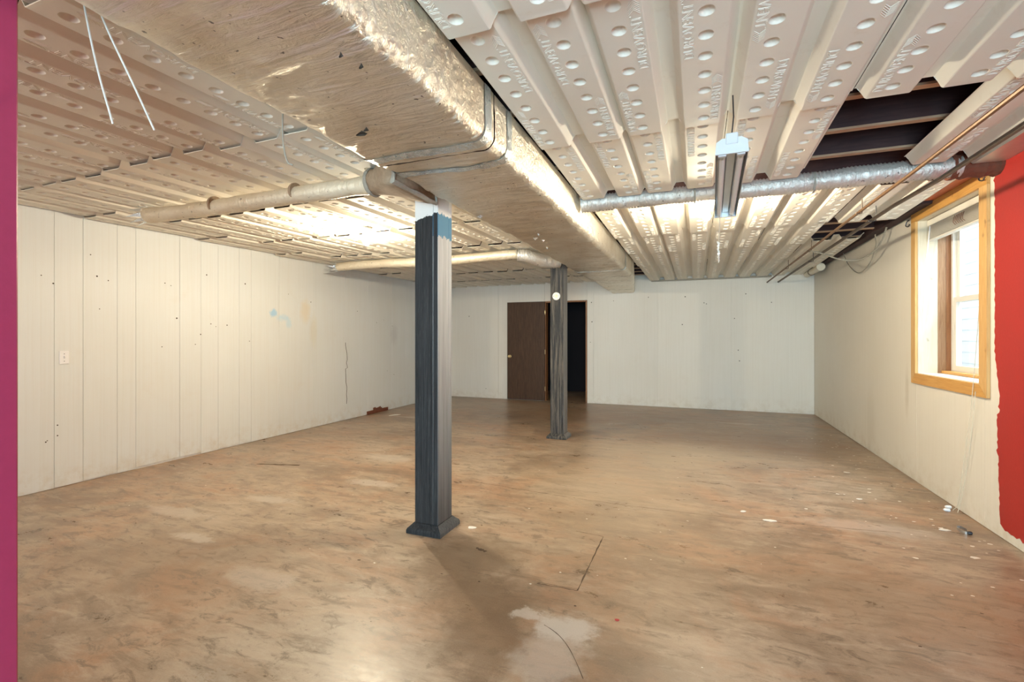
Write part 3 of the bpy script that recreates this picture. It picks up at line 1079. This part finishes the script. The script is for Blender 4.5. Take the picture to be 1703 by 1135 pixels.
L2 = .625
mb = MB()
prof = [(-.070, .0), (-.064, .052), (-.040, .066), (.040, .066), (.064, .052), (.070, .0)]
inn = [(-.067, .0), (-.061, .049), (-.038, .061), (.038, .061), (.061, .049), (.067, .0)]
ring = prof + inn[::-1]
m_ = len(ring)
mb.add([(x, -L2, z_) for x, z_ in ring] + [(x, L2, z_) for x, z_ in ring], [(k, (k + 1) % m_, m_ + (k + 1) % m_, m_ + k) for k in range(m_)])
fpart(mb, 'reflector', 'reflector')
mb = MB().box(-.022, .022, -L2 + .01, L2 - .01, .030, .060, .004)
fpart(mb, 'ballast_cover', 'reflector')
for s in (-1, 1):
    mb = MB()
    e = [(-.071, -.002), (-.066, .054), (-.041, .070), (.041, .070), (.066, .054), (.071, -.002)]
    y0, y1 = s * L2, s * (L2 + .014)
    mb.add([(x, y0, z_) for x, z_ in e] + [(x, y1, z_) for x, z_ in e], [tuple(range(6)), tuple(range(11, 5, -1))] + [(k, (k + 1) % 6, 6 + (k + 1) % 6, 6 + k) for k in range(6)])
    cap = fpart(mb, 'end_cap', 'fixture_white')
    fpart(MB().box(-.026, .026, min(y0, y1) - .004, max(y0, y1) + .004, .040, .092, .003), 'hanging_tab', 'fixture_white')
    fpart(MB().tube([(0, s * (L2 + .007), .088), (.006, s * L2 - .05, .15), (0, s * L2 - .12, .215)], .003, 6), 'hanging_wire', 'dark_metal')
for s in (-1, 1):
    tb = fpart(MB().tube([(s * .040, -L2 + .03, .012), (s * .040, L2 - .03, .012)], .0155, 16), 'tube', 'tube_glass', smooth=True)
    for e in (-1, 1):
        fpart(MB().box(s * .040 - .018, s * .040 + .018, e * L2 - .012 - .012 * e, e * L2 + .012 - .012 * e, -.006, .045, .003), 'lamp_socket', 'fixture_white')
        fpart(MB().tube([(s * .040, e * (L2 - .065), .012), (s * .040, e * (L2 - .03), .012)], .0162, 16), 'tube_end', 'steel', smooth=True)
fpart(MB().tube(smooth_path([(-.035, L2 - .06, .04), (-.037, L2 - .055, -.08), (-.043, L2 - .05, -.19)], 4), .0022, 5), 'pull_string', 'cord')
mb = MB()
for i in range(7):
    a = random.uniform(0, 6)
    zc = -.18 - .020 * i; r = random.uniform(.008, .017)
    mb.add([(-.043 + r * math.cos(a), L2 - .05 + r * math.sin(a), zc), (-.043 + r * math.cos(a + 2), L2 - .05 + r * math.sin(a + 2), zc - .012),
            (-.043 + r * math.cos(a + 4), L2 - .05 + r * math.sin(a + 4), zc - .004), (-.043, L2 - .05, zc - .035)], [(0, 1, 2), (0, 1, 3), (1, 2, 3), (0, 2, 3)])
fpart(mb, 'paper_tag', 'white_chip')

# ------------------------------------------------------------------ pipes and cables along the right wall
pp = thing('copper_pipe', 'thin brown copper pipe running along the ceiling above the right wall', 'pipe', (1.19, 5, 2.23), 'pipes under the ceiling')
ZA = 2.246
MB().tube([(1.155, -.6, ZA), (1.155, 3.4, ZA), (1.145, 4.15, ZA), (1.13, 9.26, ZA)], .011, 8).build('pipe_run', 'copper', pp, True)
for yy in (4.3, 6.0, 7.4):
    MB().tube([(1.122, yy, ZA), (1.124, yy, ZA - .013), (1.140, yy, ZA - .016), (1.158, yy, ZA - .013), (1.160, yy, ZA), (1.160, yy, ZA + .105)], .004, 5).build('pipe_clip', 'iron_pipe', pp)
pp = thing('iron_pipe', 'dark iron pipe beside the wall, right of the copper pipe', 'pipe', (1.36, 5, 2.23), 'pipes under the ceiling')
MB().tube([(1.37, -.6, ZA), (1.355, 3.6, ZA), (1.32, 4.2, ZA), (1.30, 9.26, ZA)], .014, 8).build('pipe_run', 'iron_pipe', pp, True)
for yy in (4.6, 6.8):
    MB().tube([(1.285, yy, ZA), (1.287, yy, ZA - .016), (1.310, yy, ZA - .02), (1.332, yy, ZA - .016), (1.334, yy, ZA), (1.334, yy, ZA + .105)], .004, 5).build('pipe_clip', 'dark_metal', pp)
pv = thing('drain_pipe_stub', 'short cream plastic pipe stub in the far right ceiling corner', 'pipe', (1.70, 8.6, 2.3))
MB().tube([(1.70, 8.20, 2.335), (1.70, 9.10, 2.335)], .048, 16).build('pipe', 'pvc', pv, True)
MB().tube([(1.70, 8.17, 2.335), (1.70, 8.26, 2.335)], .057, 16).build('cap', 'pvc', pv, True)
MB().tube([(1.70, 8.75, 2.335), (1.70, 8.80, 2.335)], .056, 16).build('coupling', 'iron_pipe', pv, True)
tag(MB().tube(smooth_path([(1.15, 5.95, 2.228), (1.28, 6.05, 2.205), (1.46, 6.15, 2.15), (1.62, 6.10, 2.13), (1.72, 5.95, 2.20), (1.76, 5.85, 2.32), (1.77, 5.80, 2.40)], 6), .0085, 6).build('looped_cable', 'cable', None, True),
    'thick grey cable looping down from the copper pipe to the right wall', 'cable', 'looped cables')
tag(MB().tube(smooth_path([(1.78, 7.35, 2.39), (1.79, 7.2, 2.24), (1.795, 6.95, 2.11), (1.795, 6.7, 2.06), (1.80, 6.4, 2.13), (1.80, 6.22, 2.28), (1.78, 6.16, 2.40)], 6), .006, 6).build('looped_cable', 'cable', None, True),
    'thinner cable hanging in a loop against the right wall', 'cable', 'looped cables')
pan = thing('metal_pan', 'bent galvanised sheet channel under the joists near the red wall', 'sheet metal', (1.6, 2.9, 2.36))
mb = MB()
pr = [(1.50, 2.338), (1.515, 2.322), (1.66, 2.318), (1.68, 2.325), (1.69, 2.340)]
ys = [1.2 + .2 * i for i in range(13)]
mb.add([(x, yy, zz + .004 * math.sin(yy * 5 + x * 9)) for yy in ys for x, zz in pr] + [(x, yy, zz + .003 + .004 * math.sin(yy * 5 + x * 9)) for yy in ys for x, zz in pr],
       [(i * 5 + j, i * 5 + j + 1, (i + 1) * 5 + j + 1, (i + 1) * 5 + j) for i in range(12) for j in range(4)] + [(65 + i * 5 + j, 65 + i * 5 + j + 1, 65 + (i + 1) * 5 + j + 1, 65 + (i + 1) * 5 + j) for i in range(12) for j in range(4)])
mb.build('channel', 'galvanised', pan)

# ------------------------------------------------------------------ wires hanging from the trunk duct
for pts, mat, lab in ((((-1.62, .80, 2.37), (-1.60, .815, 2.2), (-1.575, .83, 2.05), (-1.545, .85, 1.905)), 'wire', 'shorter straight white wire dangling at upper left by the red wall'),
                      (((-1.615, .81, 2.37), (-1.57, .84, 2.2), (-1.51, .88, 2.03), (-1.455, .905, 1.895)), 'wire', 'longer curved white wire dangling at upper left by the duct'),
                      (((-1.60, 1.50, 2.37), (-1.605, 1.50, 2.2), (-1.60, 1.50, 2.10), (-1.585, 1.505, 2.03), (-1.565, 1.515, 2.015)), 'cable', 'hooked grey wire hanging from the left edge of the trunk duct')):
    tag(MB().tube(smooth_path(pts, 6), .0028 if mat == 'wire' else .0035, 6).build('hanging_wire', mat, None, True), lab, 'wire', 'loose hanging wires')

# ------------------------------------------------------------------ window 1
w1 = bpy.data.objects.new('window_1', None); COL.objects.link(w1); w1.location = (XR, 4.745, WZ0)
struct(w1, 'deep pine-trimmed window with a white double-hung sash', 'window')


def wp(mb, name, mat, parent=w1, smooth=False, label=None):
    o = mb.build(name, mat, parent, smooth)
    if label:
        o['label'] = label
    return o


OY0, OY1, OZ0, OZ1 = 4.135, 5.345, .888, 2.425
F0, F1 = XR - .022, XR - .0025
# casing with mitred lower corners


def casing(pts, mat):
    n_ = len(pts)
    MBx = MB().add([(F0, y_, z_) for y_, z_ in pts] + [(F1, y_, z_) for y_, z_ in pts], [tuple(range(n_)), tuple(range(2 * n_ - 1, n_ - 1, -1))] + [(i, (i + 1) % n_, n_ + (i + 1) % n_, n_ + i) for i in range(n_)])
    wp(MBx, 'casing_board', mat)


IY0, IY1, IZ0, IZ1 = OY0 + .095, OY1 - .085, OZ0 + .088, OZ1 - .095
casing([(OY0, OZ0), (IY0, IZ0), (IY1, IZ0), (OY1, OZ0)], 'pine_y')
casing([(OY0 + .0, IZ1), (OY0, OZ1), (OY1, OZ1), (OY1, IZ1)], 'pine_y')
casing([(OY0, OZ0 + .002), (IY0, IZ0 + .002), (IY0, IZ1 - .001), (OY0, IZ1 - .001)], 'pine_z')
casing([(IY1, IZ0 + .002), (OY1, OZ0 + .002), (OY1, IZ1 - .001), (IY1, IZ1 - .001)], 'pine_z')
# jamb liners
JX = 1.973
for a, b in ((IY1 - .003, WY1 - .001), (WY0 + .001, IY0 + .003)):
    wp(MB().box(F1 + .001, JX, a, b, IZ0, IZ1 + .02), 'jamb_liner', 'pine_pale')
    wp(MB().box(JX + .001, 2.030, a + .001, b - .001, IZ0, IZ1 + .02), 'jamb_stop', 'old_wood')
    wp(MB().box(2.032, 2.080, a + .002, b - .002, IZ0, IZ1 + .02), 'jamb_stop', 'frame_wood')
wp(MB().box(F1 + .001, 2.08, IY0, IY1, IZ1 + .001, WZ1 - .001), 'head_liner', 'pine_pale')
wp(MB().box(F1 + .001, 2.04, IY0, IY1, WZ0 - .003, IZ0 + .006), 'sill_board', 'vinyl')
wp(MB().box(2.0, 2.06, IY0, IY1, IZ0 + .007, IZ0 + .030), 'sill_strip', 'pine_y')
# vinyl frame and two sashes
FX0, FX1 = 2.066, 2.125
mb = MB()
ya, yb, za, zb = IY0 + .004, IY1 - .006, IZ0 + .008, IZ1 - .002
fw = .030
mb.box(FX0, FX1, ya, ya + fw, za, zb).box(FX0, FX1, yb - fw, yb, za, zb).box(FX0, FX1, ya + fw, yb - fw, za, za + fw).box(FX0, FX1, ya + fw, yb - fw, zb - fw, zb)
wp(mb, 'window_frame', 'vinyl')


def sash(x0, x1, z0, z1):
    y0, y1 = ya + fw, yb - fw
    s = .042
    m1 = MB().box(x0, x1, y0, y0 + s, z0, z1).box(x0, x1, y1 - s, y1, z0, z1).box(x0, x1, y0 + s, y1 - s, z0, z0 + s).box(x0, x1, y0 + s, y1 - s, z1 - s, z1)
    sh = wp(m1, 'sash', 'vinyl')
    MB().box((x0 + x1) / 2 - .002, (x0 + x1) / 2 + .002, y0 + s, y1 - s, z0 + s, z1 - s).build('pane', 'glass', sh).matrix_parent_inverse = Matrix()
    return sh


def mid_sash():
    zm = 1.62
    sash(2.070, 2.094, za + fw, zm + .022)
    sash(2.097, 2.120, zm - .022, zb - fw)


# panes parented under a sash that itself sits at the window origin
mid_sash()
for ch in w1.children:
    for g in ch.children:
        g.matrix_parent_inverse = Matrix()

# blind
bl = thing('window_blind', 'raised cream slat blind at the head of the window', 'blind', (1.93, 4.75, 2.3))
MB().box(1.895, 1.945, IY0 + .01, IY1 - .012, 2.275, IZ1 - .004, .003).build('valance', 'blind', bl)
zz = 2.268
for i in range(15):
    MB().box(1.900, 1.946, IY0 + .014, IY1 - .018, zz - .0035, zz, .001).build('slat', 'blind', bl)
    zz -= .0072
MB().box(1.900, 1.946, IY0 + .014, IY1 - .018, zz - .016, zz - .001, .003).build('bottom_rail', 'blind', bl)
MB().tube([(1.900, 5.205, 2.27), (1.880, 5.215, 2.0), (1.862, 5.235, 1.44)], .005, 6).build('tilt_wand', 'white_plastic', bl, True)
mb = MB()
for i in range(6):
    y_ = 4.62 + .028 * i
    mb.tube(smooth_path([(1.894, y_, 2.26), (1.892, y_ + .02, 2.215), (1.894, y_ - .01, 2.185)], 3), .0022, 4)
mb.build('ladder_cord', 'rust', bl)
lc = thing('lift_cord', 'long thin blind cord hanging from the window to the floor', 'cord', (1.80, 4.4, 0))
for dy, dx, zt in ((0, 0, 2.2), (-.045, .004, .90)):
    a = smooth_path([(1.886, 4.10 + .20 + dy * .3, zt if zt > 1 else .93), (1.808, 4.29 + dy, .96 if zt > 1 else .86), (1.809 + dx, 4.375 + dy, .57), (1.800 + dx, 4.47 + dy * .5, .10), (1.78, 4.50 + dy * .3, .008)] if zt > 1 else
                    [(1.808, 4.26, .92), (1.812, 4.33, .57), (1.808, 4.42, .20), (1.790, 4.455, .008)], 6)
    MB().tube(a, .0022, 5).build('strand', 'cord', lc)
for y_, x_, lab in ((4.560, 1.775, 'cord tassel lying against the wall, at the foot of the blind cord'), (4.478, 1.735, 'cord tassel lying on the floor further out from the wall')):
    tag(MB().lathe([(.006, -.02), (.011, -.012), (.013, .010), (.010, .018)], (x_, y_, .0125), 'x', 10).build('cord_tassel', 'white_plastic', None, True), lab, 'tassel', 'blind cord tassels')
for yy, zz_, lab in ((4.155, 2.388, 'bent black wire hook at the near upper corner of the window casing'), (5.435, 2.35, 'bent black wire hook on the wall beyond the window casing')):
    xx = F0 - .003 if yy < 5 else XR - .004
    tag(MB().tube(smooth_path([(xx, yy, zz_ + .03), (xx - .012, yy + .012, zz_ + .022), (xx - .02, yy + .02, zz_ - .015), (xx - .012, yy - .01, zz_ - .03), (xx - .006, yy - .025, zz_ - .01)], 5), .0045, 6).build('wire_hook', 'dark_metal', None, True),
        lab, 'hook', 'wire hooks by the window')

# outside the window
ow = bpy.data.objects.new('wall_outside', None); COL.objects.link(ow); ow.location = (3.4, 4.75, 0)
struct(ow, 'pale lapped siding seen outside the window', 'wall')
for i in range(20):
    z0 = -.1 + .15 * i
    mb = MB()
    vs = [(3.420, -1.5, z0), (3.43, -1.5, z0 + .16), (3.46, -1.5, z0 + .16), (3.46, -1.5, z0), (3.420, 14.5, z0), (3.43, 14.5, z0 + .16), (3.46, 14.5, z0 + .16), (3.46, 14.5, z0)]
    mb.add(vs, [(0, 1, 2, 3), (4, 5, 6, 7), (0, 1, 5, 4), (1, 2, 6, 5), (2, 3, 7, 6), (3, 0, 4, 7)])
    mb.build('siding_board', 'siding', ow)
struct(MB().box(WT + .01, 3.40, -1.5, 14.5, -.2, .30).build('ground_outside', 'gravel'), 'grey gravel ground outside the window', 'ground')

# ------------------------------------------------------------------ door to the dark passage
dr = bpy.data.objects.new('door_1', None); COL.objects.link(dr); dr.location = (-3.28, YB - .03, 0)
struct(dr, 'dark brown flush door swung open flat against the far wall', 'door')
MB().box(-3.690, -2.872, YB - .052, YB - .016, .012, 2.022, .002).build('door_leaf', 'door_wood', dr)
kb = MB().lathe([(.030, 0), (.030, .006), (.012, .010), (.012, .030), (.026, .040), (.030, .055), (.022, .068), (.004, .072)], (-3.625, YB - .052, .90), 'y', 18, -1).build('knob', 'brass', dr, True)
for zz in (.25, 1.0, 1.80):
    MB().tube([(-2.868, YB - .045, zz - .045), (-2.868, YB - .045, zz + .045)], .006, 8).build('hinge', 'brass', dr)
mb = MB()
for a, b, c, d in ((DX0 - .028, DX0, 0, DH), (DX1, DX1 + .028, 0, DH), (DX0 - .028, DX1 + .028, DH, DH + .028)):
    MB().box(a, b, YB - .006, YB + .14, c + .001, d, .002).build('frame_board', 'frame_wood', dr)

# ------------------------------------------------------------------ small things on walls and floor
sw = thing('light_switch', 'white toggle light switch plate on the left wall', 'switch', (XL + .002, 2.454, 1.122))
MB().box(XL + .0015, XL + .0075, 2.419, 2.489, 1.064, 1.180, .003).build('plate', 'white_plastic', sw)
MB().add([(XL + .007, 2.449, 1.110), (XL + .007, 2.459, 1.110), (XL + .007, 2.459, 1.134), (XL + .007, 2.449, 1.134), (XL + .019, 2.450, 1.128), (XL + .019, 2.458, 1.128), (XL + .019, 2.458, 1.135), (XL + .019, 2.450, 1.135)],
         [(0, 1, 2, 3), (4, 5, 6, 7), (0, 1, 5, 4), (1, 2, 6, 5), (2, 3, 7, 6), (3, 0, 4, 7)]).build('toggle', 'white_plastic', sw)
for zz in (1.090, 1.154):
    MB().lathe([(.0035, 0), (.003, .0012)], (XL + .0074, 2.454, zz), 'x', 8).build('screw', 'dark_metal', sw)
rs = thing('baseboard_scrap', 'short broken dark red-brown strip at the foot of the left wall', 'wood scrap', (XL + .02, 6.82, 0))
MB().box(XL + .003, XL + .022, 6.53, 7.10, .001, .058, .003).build('strip', 'rust', rs)
mb = MB()
for i in range(7):
    y_ = 6.70 + .035 * i
    mb.box(XL + .004, XL + .014, y_, y_ + .022, .058, .062 + random.uniform(.008, .04))
mb.build('splinter', 'rust', rs)

clamp = thing('metal_clamp', 'small bent metal hose clamp lying on the floor by the red wall', 'clamp', (1.66, 4.05, 0))
pts = [(1.655 + .022 * math.cos(2 * PI * k / 20), 4.055 + .055 * math.sin(2 * PI * k / 20), .012) for k in range(20)]
mb = MB()
for k in range(17):
    a, b = pts[k], pts[k + 1]
    mb.add([(a[0], a[1], .002), (b[0], b[1], .002), (b[0], b[1], .020), (a[0], a[1], .020), (a[0] * .9995, a[1], .002), (b[0] * .9995, b[1], .002), (b[0] * .9995, b[1], .020), (a[0] * .9995, a[1], .020)],
           [(0, 1, 2, 3), (4, 5, 6, 7), (3, 2, 6, 7), (0, 1, 5, 4)])
mb.build('band', 'steel', clamp)
MB().lathe([(.009, -.012), (.011, -.006), (.011, .008), (.007, .012)], (1.672, 4.005, .012), 'x', 10).build('screw', 'dark_metal', clamp, True)


def flake(x, y, r, mat, label, cat='paint chip', stretch=1.6, name='paint_chip', group='paint chips on the floor', ang=0.0):
    mb_ = MB()
    n_ = 9
    ca, sa = math.cos(ang), math.sin(ang)
    top = []
    for k in range(n_):
        a = 2 * PI * k / n_; rr = r * random.uniform(.65, 1.15)
        u, w = rr * math.cos(a) * stretch, rr * math.sin(a)
        top.append((x + u * ca - w * sa, y + u * sa + w * ca))
    mb_.add([(a, b, .0003) for a, b in top] + [(a, b, .0025) for a, b in top], [tuple(range(n_)), tuple(range(n_, 2 * n_))] + [(k, (k + 1) % n_, n_ + (k + 1) % n_, n_ + k) for k in range(n_)])
    return tag(mb_.build(name, mat), label, cat, group)


flake(.478, 3.80, .024, 'white_chip', 'curled white paint chip in the middle of the right half of the floor', stretch=2.2)
flake(.32, 3.93, .014, 'white_chip', 'small white paint chip just left of the curled one', stretch=2.0, ang=.8)
flake(1.552, 4.043, .022, 'white_chip', 'oval white paint spot beside the metal clamp')
flake(-.342, 2.212, .010, 'red_chip', 'tiny red paint spot right of the pale floor patch', stretch=1.2)
flake(-1.43, 2.93, .02, 'white_chip', 'white scrap beside the base of the near post', stretch=2.0, ang=.3)
flake(-4.70, 6.70, .05, 'white_chip', 'flat white scrap near the broken strip by the left wall', stretch=2.2, ang=1.2)
# many specks toward the right wall: too many and small to tell apart
mb = MB()
rnd = random.Random(3)
for i in range(90):
    x = 1.75 - abs(rnd.gauss(0, .42)); y_ = rnd.uniform(3.0, 7.6)
    r = rnd.choice((.005, .007, .009, .012, .02 if rnd.random() < .3 else .008))
    vs = []
    for k in range(7):
        a = 2 * PI * k / 7; rr = r * rnd.uniform(.6, 1.2)
        vs.append((x + rr * math.cos(a) * 1.4, y_ + rr * math.sin(a), .0006))
    mb.add(vs, [tuple(range(7))])
for i in range(60):
    x = rnd.uniform(-4.6, 1.4); y_ = rnd.uniform(1.9, 7.6); r = rnd.choice((.003, .004, .006))
    vs = []
    for k in range(6):
        a = 2 * PI * k / 6; rr = r * rnd.uniform(.6, 1.2)
        vs.append((x + rr * math.cos(a) * 1.4, y_ + rr * math.sin(a), .0006))
    mb.add(vs, [tuple(range(6))])
o = mb.build('paint_speck', 'white_chip', floor); o['kind'] = 'stuff'
mb = MB()
for i in range(60):
    x = rnd.uniform(-4.6, 1.4); y_ = rnd.uniform(1.75, 6); r = rnd.choice((.004, .006, .008))
    vs = []
    for k in range(6):
        a = 2 * PI * k / 6; rr = r * rnd.uniform(.5, 1.2)
        vs.append((x + rr * math.cos(a) * 1.5, y_ + rr * math.sin(a), .0006))
    mb.add(vs, [tuple(range(6))])
o = mb.build('dirt_speck', 'floor_scratch', floor); o['kind'] = 'stuff'


def scratch(pts, w, mat='floor_scratch', name='floor_scratch'):
    mb_ = MB()
    P = [Vector((a, b, .0007)) for a, b in pts]
    L, R = [], []
    for i, p_ in enumerate(P):
        d = (P[min(i + 1, len(P) - 1)] - P[max(0, i - 1)]).normalized()
        nn = Vector((-d.y, d.x, 0)) * w * random.uniform(.3, 1.0)
        L.append(p_ + nn); R.append(p_ - nn)
    k_ = len(P)
    mb_.add(L + R, [(i, i + 1, k_ + i + 1, k_ + i) for i in range(k_ - 1)])
    return mb_.build(name, mat, floor)


def seg(a, b, n_=10, j=.0015):
    return [(a[0] + (b[0] - a[0]) * i / n_ + random.uniform(-j, j), a[1] + (b[1] - a[1]) * i / n_ + random.uniform(-j, j)) for i in range(n_ + 1)]


scratch(seg((-.754, 3.127), (-.569, 3.106)), .003)
scratch(seg((-.569, 3.106), (-.571, 2.395), 18), .0055)
scratch(seg((-.571, 2.395), (-.786, 2.389)), .004)
scratch(seg((-.571, 2.408), (-.786, 2.402)), .002)
scratch(seg((-1.27, 2.655), (-1.19, 2.63), 8, .003), .016)
scratch([(-.643 + .24 * s, 2.056 - .271 * s + .05 * math.sin(PI * s)) for s in [i / 14 for i in range(15)]], .0022)
ck = [(-1.92 + 3.18 * s, 3.875 - .13 * math.sin(PI * s) + .012 * noise.noise(Vector((s * 30, 0, 0)))) for s in [i / 60 for i in range(61)]]
tag(scratch(ck, .0028, 'floor_scratch', 'hairline_crack'), 'fine hairline crack crossing the slab')
scratch(seg((-4.2, 3.60), (-3.75, 3.72), 10, .004), .02)
